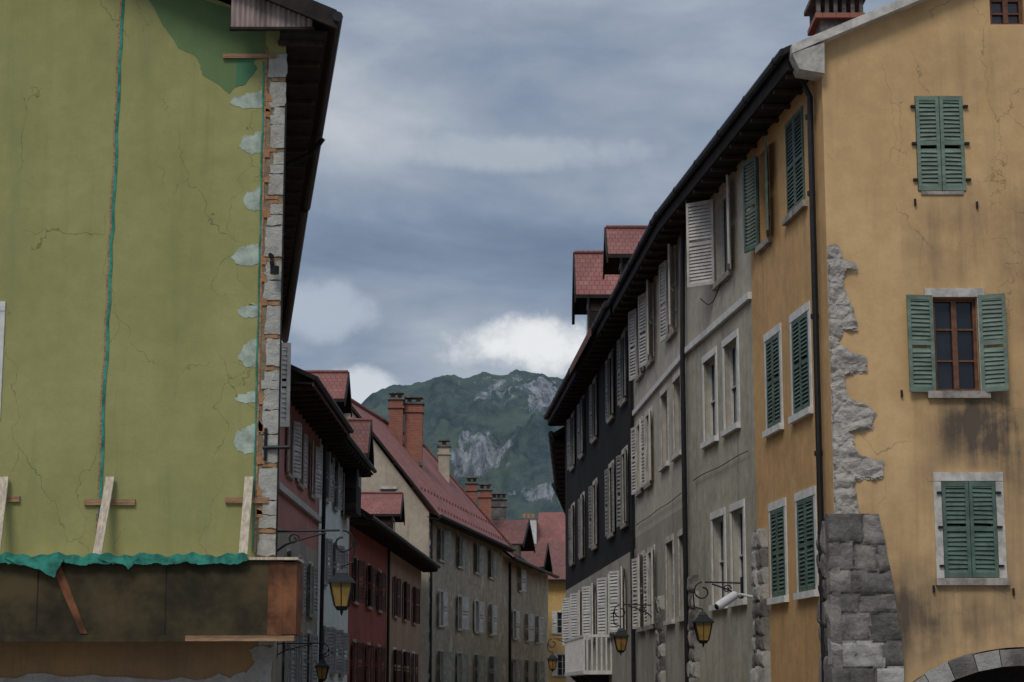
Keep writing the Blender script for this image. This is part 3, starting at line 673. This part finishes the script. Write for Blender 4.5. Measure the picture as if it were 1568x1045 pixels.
# ------------------------------------------------------------ RED + SALMON (left)
b=B('red_townhouse'); f=F(b,(-6.7,81),(-5.2,113),-1); Q_=lambda Y:(Y-81)*1.0011
cols=[(83.0,1.2),(87.9,1.3),(91.9,1.3)]
hs=[(Q_(c)-w/2,Q_(c)+w/2,z,z+h) for c,w in cols for z,h in ((6.35,1.75),(2.9,1.75))]
f.wall('red',0,Q_(95),0,9.5,hs)
for h in hs: f.window(*h,kind='open',sh='shb',wf='paintw',pitch=.14,sw=.65,sill='sill',surround='sill')
left_eave(b,(-5.85,80.8),(-5.15,95),9.75,.85)
b.slab('roof','tiledark',(-5.8,80.7,9.8),(-5.1,95,9.8),(-9.9,95.5,13.0),(-10.6,81.2,13.0),.2)
b.slab('roof','tiledark',(-15.4,81.4,9.8),(-14.7,95.6,9.8),(-9.9,95.5,13.0),(-10.6,81.2,13.0),.2)
b.face('end_wall','red',[(-6.7,81.02,0),(-15,81.02,0),(-15,81.02,9.7),(-10.6,81.02,12.8),(-6.7,81.02,9.7)])
b.done()
b=B('salmon_townhouse'); f=F(b,(-6.7,81),(-5.2,113),-1)
hs=[(Q_(c)-.6,Q_(c)+.6,z,z+h) for c in (98.8,103.6,108.6) for z,h in ((6.35,1.9),(2.9,1.75))]
f.wall('salmon',Q_(95),f.L,0,9.5,hs)
for h in hs: f.window(*h,kind='open',sh='shb',wf='paintw',pitch=.14,sw=.7,surround='whiteframe' if h[2]<4 else None)
left_eave(b,(-5.15,95.2),(-4.25,113.5),9.75,.9)
b.slab('roof','tiledark',(-5.1,95,9.8),(-4.2,113.6,9.8),(-9.0,114,13.0),(-9.9,95.5,13.0),.2)
b.slab('roof','tiledark',(-14.7,95.6,9.8),(-13.8,113.6,9.8),(-9.0,114,13.0),(-9.9,95.5,13.0),.2)
b.tube('downpipe','gutter',[f.p(Q_(95),.1,9.4),f.p(Q_(95),.1,.1)],.07)
dormer(b,-5.6,100,12.6,1.8,1.2,-9.5,side=-1,wmat='soffit',tm='tile')
b.done()

# ------------------------------------------------------------ BIG ROOF HOUSE
b=B('long_roof_house')
P0=Vector((-4.87,115));DQ=Vector((7.91,51)).normalized();Q0=P0+DQ*27.3
f=F(b,tuple(P0),tuple(P0+DQ*51.6),-1); G=lambda Y:(Y-115)/DQ.y
cc=(118.7,124.9,131.2,136.9)
hs=[(G(c)-.65,G(c)+.65,z,z+h) for c in cc for z,h in ((10.45,1.8),(6.55,2.0),(3.0,2.0))]
f.wall('bg',0,27.3,0,13.0,hs)
for i,h in enumerate(hs): f.window(*h,kind='open',sh='shs' if h[2]>10 or h[2]<4 else 'shw',wf='paintw' if i%2 else 'wood',pitch=.16,sw=.75,sill='frame',surround='frame',spread=(.1,.6))
nl=-f.n
def pl(u,dist,z): q=P0+DQ*u+nl*dist; return (q.x,q.y,z)
b.face('gable_wall','bgside',[pl(0,0,0),pl(0,9.8,0),pl(0,9.8,13),pl(0,4.9,19.3),pl(0,0,13)])
b.slab('roof','tile',pl(-.5,-.75,12.75),pl(27.6,-.75,12.75),pl(22.5,4.9,19.75),pl(-.5,4.9,19.75),.22)
b.slab('roof','tile',pl(-.5,10.5,12.75),pl(27.6,10.5,12.75),pl(22.5,4.9,19.75),pl(-.5,4.9,19.75),.22)
a_,c_,e_=pl(27.6,-.75,12.75),pl(27.6,10.5,12.75),pl(22.5,4.9,19.75)
b.face('roof_hip','tile',[a_,c_,e_],[(0,0),(11,0),(5.5,8)])
q0=Vector(pl(-.5,-.85,0)[:2]);q1=Vector(pl(27.6,-.85,0)[:2]); b.tube('gutter','gutter',[(*q0,12.72),(*q1,12.72)],.11)
b.hexa('soffit_boards','soffit',[pl(-.5,-.7,12.5),pl(27.5,-.7,12.5),pl(27.5,.02,12.7),pl(-.5,.02,12.7)],[pl(-.5,-.7,12.54),pl(27.5,-.7,12.54),pl(27.5,.02,12.74),pl(-.5,.02,12.74)])
b.tube('ridge_tiles','tile',[pl(-.5,4.9,19.8),pl(22.5,4.9,19.8)],.14); b.tube('ridge_tiles','tile',[pl(22.5,4.9,19.8),pl(27.6,-.75,12.8)],.12)
for k in range(26):
    for j,zz in ((.35,1),(1.3,0)):
        u=.6+k+.5*zz; z_=12.75+(j+0)*1.24
        b.hexa('snow_guards','rust',[pl(u,-.75+j,z_+.02),pl(u+.12,-.75+j,z_+.02),pl(u+.12,-.68+j,z_+.05),pl(u,-.68+j,z_+.05)],[pl(u,-.75+j,z_+.2),pl(u+.12,-.75+j,z_+.2),pl(u+.12,-.68+j,z_+.2),pl(u,-.68+j,z_+.2)])
for w in ((2.0,2.9,13.2,14.4),(5.0,6.0,14.2,15.4)):
    b.face('gable_windows','glass',[pl(-.02,w[0],w[2]),pl(-.02,w[1],w[2]),pl(-.02,w[1],w[3]),pl(-.02,w[0],w[3])])
    b.hexa('gable_window_frames','frame',[pl(-.08,w[0]-.1,w[3]),pl(0,w[0]-.1,w[3]),pl(0,w[1]+.1,w[3]),pl(-.08,w[1]+.1,w[3])],[pl(-.08,w[0]-.1,w[3]+.15),pl(0,w[0]-.1,w[3]+.15),pl(0,w[1]+.1,w[3]+.15),pl(-.08,w[1]+.1,w[3]+.15)])
b.tube('downpipe','gutter',[f.p(.2,.1,12.6),f.p(.2,.1,.1)],.09)
rough_wall(f,'corner_stones',['stone','pierp'],0,.75,0,12.4,.06,(.35,.5),0,22,cell=.12,ragged=.15)
def chimney(b,x,y,w,d,z0,z1,mat='chbrick',pots=2):
    b.box('chimney',mat,x-w/2,x+w/2,y-d/2,y+d/2,z0,z1)
    b.box('chimney_band',mat,x-w/2-.08,x+w/2+.08,y-d/2-.08,y+d/2+.08,z1-.55,z1-.4)
    b.box('chimney_cap','pierd',x-w/2-.1,x+w/2+.1,y-d/2-.1,y+d/2+.1,z1,z1+.12)
    for i in range(pots):
        px=x-w/2+w*(i+.5)/pots
        b.box('chimney_pots','pierd',px-.14,px+.14,y-.14,y+.14,z1+.12,z1+.42)
    b.box('chimney_top','pierd',x-w/2-.02,x+w/2+.02,y-d/2,y+d/2,z1+.42,z1+.5)
chimney(b,-6.35,125.6,1.15,1.0,15.5,20.9); chimney(b,-7.45,125,.9,.9,17,21.1)
b.box('chimney_flashing','pierd',-7.0,-5.7,124.9,125.05,16.9,17.15)
chimney(b,-4.7,135,.75,.8,16.5,19.3,'bgside',1)
b.done()
b=B('dormer_house')
f=F(b,tuple(P0),tuple(P0+DQ*51.6),-1)
hs=[(G(c)-.65,G(c)+.65,z,z+h) for c in (147.4,153.8,159.2) for z,h in ((6.55,2.0),(3.0,2.0))]+[(G(150)-.5,G(150)+.5,10.2,11.8)]
f.wall('bg',27.35,51.6,0,12.3,hs)
for h in hs: f.window(*h,kind='open',sh='shw' if h[2]>5 else 'shs',pitch=.18,sw=.75,sill='frame',surround='frame',spread=(.1,.6))
b.slab('roof','tiledark',pl(27.5,-.75,12.2),pl(51.8,-.75,12.2),pl(51.8,4.9,16.8),pl(27.5,4.9,16.8),.2)
b.slab('roof','tiledark',pl(27.5,10.5,12.2),pl(51.8,10.5,12.2),pl(51.8,4.9,16.8),pl(27.5,4.9,16.8),.2)
for k0,zr,hw in ((33.5,15.4,3.0),(44,14.4,2.4)):
    for s_ in (-1,1):
        b.slab('dormer_roof','tiledark',pl(k0+s_*hw,-1.0,zr-2.0),pl(k0+s_*hw,4,zr-2.0),pl(k0,4,zr),pl(k0,-1.0,zr),.14)
        b.hexa('dormer_bargeboard','soffit',[pl(k0+s_*hw,-1.08,zr-2.3),pl(k0+s_*hw,-1.0,zr-2.3),pl(k0,-1.0,zr-.3),pl(k0,-1.08,zr-.3)],[pl(k0+s_*hw,-1.08,zr-1.98),pl(k0+s_*hw,-1.0,zr-1.98),pl(k0,-1.0,zr+.03),pl(k0,-1.08,zr+.03)])
    b.face('dormer_gable','bgside',[pl(k0-hw+.4,-.02,12),pl(k0+hw-.4,-.02,12),pl(k0+hw-.4,-.02,zr-2),pl(k0,-.02,zr-.2),pl(k0-hw+.4,-.02,zr-2)])
    b.face('dormer_side','bgside',[pl(k0-hw+.4,-.02,12),pl(k0-hw+.4,3,12),pl(k0-hw+.4,3,zr-1.8),pl(k0-hw+.4,-.02,zr-1.8)])
b.tube('gutter','gutter',[pl(27.5,-.85,12.15),pl(51.8,-.85,12.15)],.1)
b.tube('downpipe','gutter',[f.p(30.2,.1,12),f.p(30.2,.1,.1)],.1)
chimney(b,-2.0,146,.9,.9,15,17.4); chimney(b,-1.0,149,1.1,.9,14.5,17.0,'pierd',3); chimney(b,-3.0,146,.8,.8,15,17.9)
b.face('end_wall','bg',[pl(51.6,0,0),pl(51.6,9.8,0),pl(51.6,9.8,12.2),pl(51.6,4.9,16.5),pl(51.6,0,12.2)])
b.done()
b=B('yellow_far_house'); f=F(b,(3.0,171),(9.5,171),-1)
hs=[(.9,1.8,4,5.8),(.9,1.8,7.6,9.4),(3.5,4.4,4,5.8),(3.5,4.4,7.6,9.4)]
f.wall('yfar',0,6.5,0,12.2,hs)
for h in hs: f.window(*h,kind='open',sh='shw',pitch=.18,surround='frame')
b.slab('roof','tiledark',(2.5,170.2,12.2),(10,170.2,12.2),(10,175,15.8),(2.5,175,15.8),.2); b.slab('roof','tiledark',(2.5,180,12.2),(10,180,12.2),(10,175,15.8),(2.5,175,15.8),.2)
b.box('back_body','yfar',3.05,9.4,171.3,179.5,0,12.1)
b.done()
b=B('white_gable_house')
b.box('walls','shw',.9,2.3,184,190,0,18.6); b.box('walls','bgside',2.3,9,184,192,0,15.5)
b.slab('roof','tile',(1.9,183.5,15.6),(9.3,183.5,15.6),(9.3,188,19.6),(2.6,188,19.6),.2)
b.slab('roof','tile',(1.9,193,15.6),(9.3,193,15.6),(9.3,188,19.6),(2.6,188,19.6),.2)
b.face('roof_gable','shw',[(2.3,184,15.5),(2.3,192,15.5),(2.6,188,19.3)])
for k in range(3): b.box('chimney_pots','qbrick',1.0+k*.42,1.28+k*.42,185,185.3,18.7,19.2)
b.box('chimney_cap','pierd',.8,2.4,183.9,190.1,18.6,18.72)
b.done()

# ------------------------------------------------------------ lamps
def lamp(name,wall,lx,ztop,y,side,scale=1.0):
    b=B(name); wx,wz=wall; s=1 if lx>wx else -1; r=.016*scale
    b.tube('bracket_arm','iron',[(wx,y,wz),(lx-s*.05,y,wz+.02)],r*1.1)
    b.tube('bracket_stay','iron',[(wx,y,wz-.32)]+[(wx+(lx-wx)*t*.75,y,wz-.32+.30*t**.6) for t in (.2,.4,.6,.8,1)],r)
    b.tube('wall_plate','iron',[(wx-s*.02,y,wz-.4),(wx-s*.02,y,wz+.12)],r*1.8)
    cx,cz=lx,wz-.17
    b.tube('scroll','iron',[(cx-s*math.cos(math.pi*.5+k*.22)*.19*(1-k/48),y,cz+math.sin(math.pi*.5+k*.22)*.19*(1-k/48)) for k in range(30)],r)
    b.tube('scroll_small','iron',[(wx+s*.28+math.cos(k*.35)*.09*(1-k/30),y,wz-.12+math.sin(k*.35)*.09*(1-k/30)) for k in range(24)],r*.8)
    b.tube('hanger','iron',[(lx+s*.19,y,wz-.17),(lx+s*.17,y,ztop+.16),(lx,y,ztop+.1),(lx,y,ztop)],r)
    def ring(h,z): return [(lx-h,y-h,z),(lx+h,y-h,z),(lx+h,y+h,z),(lx-h,y+h,z)]
    k=scale
    b.hexa('lantern_cap','iron',ring(.20*k,ztop-.14*k),ring(.08*k,ztop-.02*k)); b.hexa('lantern_cap_top','iron',ring(.09*k,ztop-.02*k),ring(.05*k,ztop+.05*k))
    b.hexa('lantern_eave','iron',ring(.21*k,ztop-.17*k),ring(.205*k,ztop-.135*k))
    b.hexa('lantern_glass','amber',ring(.095*k,ztop-.52*k),ring(.165*k,ztop-.17*k))
    b.hexa('lantern_base','iron',ring(.07*k,ztop-.58*k),ring(.105*k,ztop-.52*k))
    b.tube('finial','iron',[(lx,y,ztop-.58*k),(lx,y,ztop-.66*k)],[.03*k,.008])
    lo=ring(.1*k,ztop-.52*k); hi=ring(.172*k,ztop-.17*k)
    for i in range(4): b.tube('lantern_bars','iron',[lo[i],hi[i]],.015*k,6)
    for i in range(4):
        j=(i+1)%4; m0=tuple((lo[i][q]+lo[j][q])/2 for q in range(3)); m1=tuple((hi[i][q]+hi[j][q])/2 for q in range(3))
        b.tube('lantern_bars','iron',[m0,m1],.008*k,6)
    b.done()
lamp('street_lamp',(-3.66,5.05),-2.62,4.42,30.4,1)
lamp('street_lamp',(-6.88,4.0),-5.55,3.5,58.2,1)
lamp('street_lamp',(4.64,4.78),3.86,4.15,40.0,-1)
lamp('street_lamp',(3.68,4.85),2.85,4.2,51.9,-1)
lamp('street_lamp',(2.35,4.6),1.55,4.0,76,-1)
b=B('security_camera')
b.tube('arm','camw',[(4.75,38.9,4.45),(4.5,38.9,4.5),(4.35,38.8,4.45)],.025)
b.tube('housing','camw',[(4.42,38.8,4.5),(4.38,38.78,4.48),(4.05,38.6,4.27),(4.0,38.57,4.24)],[.05,.085,.09,.07],14)
b.tube('lens','iron',[(4.0,38.57,4.24),(3.98,38.56,4.23)],.05,12)
b.done()

# ------------------------------------------------------------ mountain
prof=[(-1500,330),(-900,430),(-600,500),(-420,560),(-320,588),(-268,622),(-180,632),(-125,650),(-95,640),(-65,655),(-30,645),(8,656),(60,648),(100,640),(300,600),(700,560),(1600,500)]
def ridge(x):
    for (a,h),(c,k) in zip(prof,prof[1:]):
        if a<=x<=c:
            t=(x-a)/(c-a); return h+(k-h)*t
    return 400
nx,ny=300,170; vs=[];fs=[]
for j in range(ny):
    y=2300+j*(4500-2300)/(ny-1)
    for i in range(nx):
        x=-950+i*(1900)/(nx-1)
        t=(y-2300)/1700
        r=ridge(x+25*noise.noise(Vector((x*.01,y*.004,3))))
        if t<=1:
            s=t**1.15
            s=.30*s+.70*(s*s*(3-2*s))
            for c0,amp,wid in ((.93,.05,.012),(.70,.05,.02)):
                cc=c0+.03*noise.noise(Vector((x*.008,1,2)))
                s+=amp*(1/(1+math.exp(-(t-cc)/wid))-t)
        else: s=1-(t-1)*1.2
        v=Vector((x*.006,y*.0045,0)); n1=noise.fractal(v,1.0,2.0,6)
        v2=Vector((x*.02,y*.006,5)); n2=abs(noise.fractal(v2,1.0,2.1,5))
        edge=min(1,max(.0,abs(1-t)*4))
        h=r*s+n1*60*edge*min(1,t*3)-n2*38*min(1,t*2)*(.25+.75*edge)+noise.noise(Vector((x*.06,y*.06,1)))*5
        vs.append((x,y,max(-5,h)))
for j in range(ny-1):
    for i in range(nx-1):
        a=j*nx+i; fs.append((a,a+1,a+nx+1,a+nx))
m,nt,bs=newmat('mountain_forest_and_limestone')
v=obj(nt); geo=N(nt,'ShaderNodeNewGeometry'); sn=N(nt,'ShaderNodeSeparateXYZ'); nt.links.new(geo.outputs['Normal'],sn.inputs[0])
sp=N(nt,'ShaderNodeSeparateXYZ'); nt.links.new(v,sp.inputs[0])
forest=mix(nt,rng(nt,noise_(nt,v,.022,8,.75,.3),.38,.62),(.035,.060,.050),(.085,.115,.08))
forest=mix(nt,rng(nt,noise_(nt,v,.007,5,.6),.45,.65,0,.7),forest,(.115,.15,.085))
rock=mix(nt,rng(nt,noise_(nt,v,.035,8,.75,.4,(1.8,1,.4)),.38,.62),(.11,.12,.13),(.43,.43,.42))
def ell(cx,cz,hx,hz):
    a=math_(nt,'DIVIDE',math_(nt,'SUBTRACT',sp.outputs[0],cx),hx); c=math_(nt,'DIVIDE',math_(nt,'SUBTRACT',sp.outputs[2],cz),hz)
    r=math_(nt,'ADD',math_(nt,'MULTIPLY',a,a),math_(nt,'MULTIPLY',c,c))
    return math_(nt,'SUBTRACT',1.0,r)
e=math_(nt,'MAXIMUM',math_(nt,'MAXIMUM',ell(-20,590,110,40),ell(65,575,70,55)),math_(nt,'MAXIMUM',ell(-62,425,58,55),ell(50,335,55,18)))
nn=noise_(nt,v,.018,8,.72,.5,(1.5,.5,1.0))
e2=math_(nt,'ADD',math_(nt,'MULTIPLY',e,.35),math_(nt,'MULTIPLY',math_(nt,'SUBTRACT',nn,.5),3.2))
e2=math_(nt,'ADD',e2,math_(nt,'MULTIPLY',math_(nt,'SUBTRACT',.8,sn.outputs[2]),.6))
rm=rng(nt,e2,.14,.42)
rm=math_(nt,'MULTIPLY',rm,rng(nt,e,-.6,.1))
col=mix(nt,rm,forest,rock)
col=mix(nt,.24,col,(.17,.23,.31))  # bluish distance haze painted into the base colour
nt.links.new(col,bs.inputs['Base Color']); bs.inputs['Roughness'].default_value=1; bs.inputs['Specular IOR Level'].default_value=0
bump(nt,bs,noise_(nt,v,.05,8,.75),.9,14)
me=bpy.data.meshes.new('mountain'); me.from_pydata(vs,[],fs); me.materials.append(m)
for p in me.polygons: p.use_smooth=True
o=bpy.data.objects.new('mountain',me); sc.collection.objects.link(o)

# ------------------------------------------------------------ world
w=bpy.data.worlds.new('World'); sc.world=w; w.use_nodes=True; nt=w.node_tree
out=nt.nodes['World Output']; bg=nt.nodes['Background']
SE,SR=math.radians(50),math.radians(200)
sky=N(nt,'ShaderNodeTexSky',sky_type='NISHITA'); sky.sun_disc=False; sky.sun_elevation=SE; sky.sun_rotation=SR
nt.links.new(sky.outputs[0],bg.inputs[0]); bg.inputs[1].default_value=.08
v=N(nt,'ShaderNodeTexCoord').outputs['Generated']
sp=N(nt,'ShaderNodeSeparateXYZ'); nt.links.new(v,sp.inputs[0])
n1=noise_(nt,v,3.4,5,.5,.5,(1.0,1.0,3.0)); n2=noise_(nt,v,10,6,.55,.2,(1,1,2.2))
c=math_(nt,'ADD',math_(nt,'MULTIPLY',n1,.66),math_(nt,'MULTIPLY',n2,.34))
c=math_(nt,'ADD',c,rng(nt,sp.outputs[2],.20,.31,-.035,.035))
r=N(nt,'ShaderNodeValToRGB'); nt.links.new(c,r.inputs[0])
el=r.color_ramp.elements; el[0].position=.36; el[0].color=(.140,.185,.275,1); el[1].position=.68; el[1].color=(.53,.565,.61,1)
for p,cc in ((.46,(.205,.262,.365,1)),(.55,(.315,.37,.455,1))):
    x=el.new(p); x.color=cc
col=r.outputs[0]
gn=noise_(nt,v,22,7,.62)
def glow(cx,cz,hx,hz,col,colb,amt=1.0):
    a=math_(nt,'DIVIDE',math_(nt,'SUBTRACT',sp.outputs[0],cx),hx); d=math_(nt,'DIVIDE',math_(nt,'SUBTRACT',sp.outputs[2],cz),hz)
    q=math_(nt,'SUBTRACT',1.0,math_(nt,'ADD',math_(nt,'MULTIPLY',a,a),math_(nt,'MULTIPLY',d,d)))
    q=math_(nt,'ADD',q,math_(nt,'MULTIPLY',math_(nt,'SUBTRACT',gn,.5),3.4))
    f=math_(nt,'MULTIPLY',rng(nt,q,-.1,1.0),amt)
    f=math_(nt,'MULTIPLY',f,rng(nt,sp.outputs[1],.5,.9))
    return mix(nt,f,col,colb)
col=glow(.010,.172,.042,.018,col,(.86,.87,.87))
col=glow(-.095,.19,.026,.016,col,(.46,.52,.60),.75)
col=glow(-.078,.152,.02,.012,col,(.66,.70,.74),.9)
col=glow(-.01,.270,.09,.010,col,(.52,.56,.61),.5)
k=rng(nt,sp.outputs[2],.38,.9,1.0,2.65)
col=mix(nt,1.0,col,grey(nt,k),'MULTIPLY')
bg2=N(nt,'ShaderNodeBackground'); nt.links.new(col,bg2.inputs[0]); bg2.inputs[1].default_value=1.0
ms=N(nt,'ShaderNodeMixShader'); ms.inputs[0].default_value=.9
nt.links.new(bg.outputs[0],ms.inputs[1]); nt.links.new(bg2.outputs[0],ms.inputs[2]); nt.links.new(ms.outputs[0],out.inputs[0])
sun=bpy.data.lights.new('sun','SUN'); sun.energy=1.4; sun.angle=math.radians(18); sun.color=(1,.95,.87)
so=bpy.data.objects.new('sun',sun); sc.collection.objects.link(so)
dv=Vector((math.sin(SR)*math.cos(SE),math.cos(SR)*math.cos(SE),math.sin(SE)))
so.rotation_euler=dv.to_track_quat('Z','Y').to_euler()
# ------------------------------------------------------------ camera
cd=bpy.data.cameras.new('camera'); cd.lens=68.9; cd.sensor_width=36; cd.clip_end=20000; cd.clip_start=.5
co=bpy.data.objects.new('camera',cd); sc.collection.objects.link(co)
co.location=(0,0,2.6); co.rotation_euler=(math.radians(90+10.16),0,0); sc.camera=co
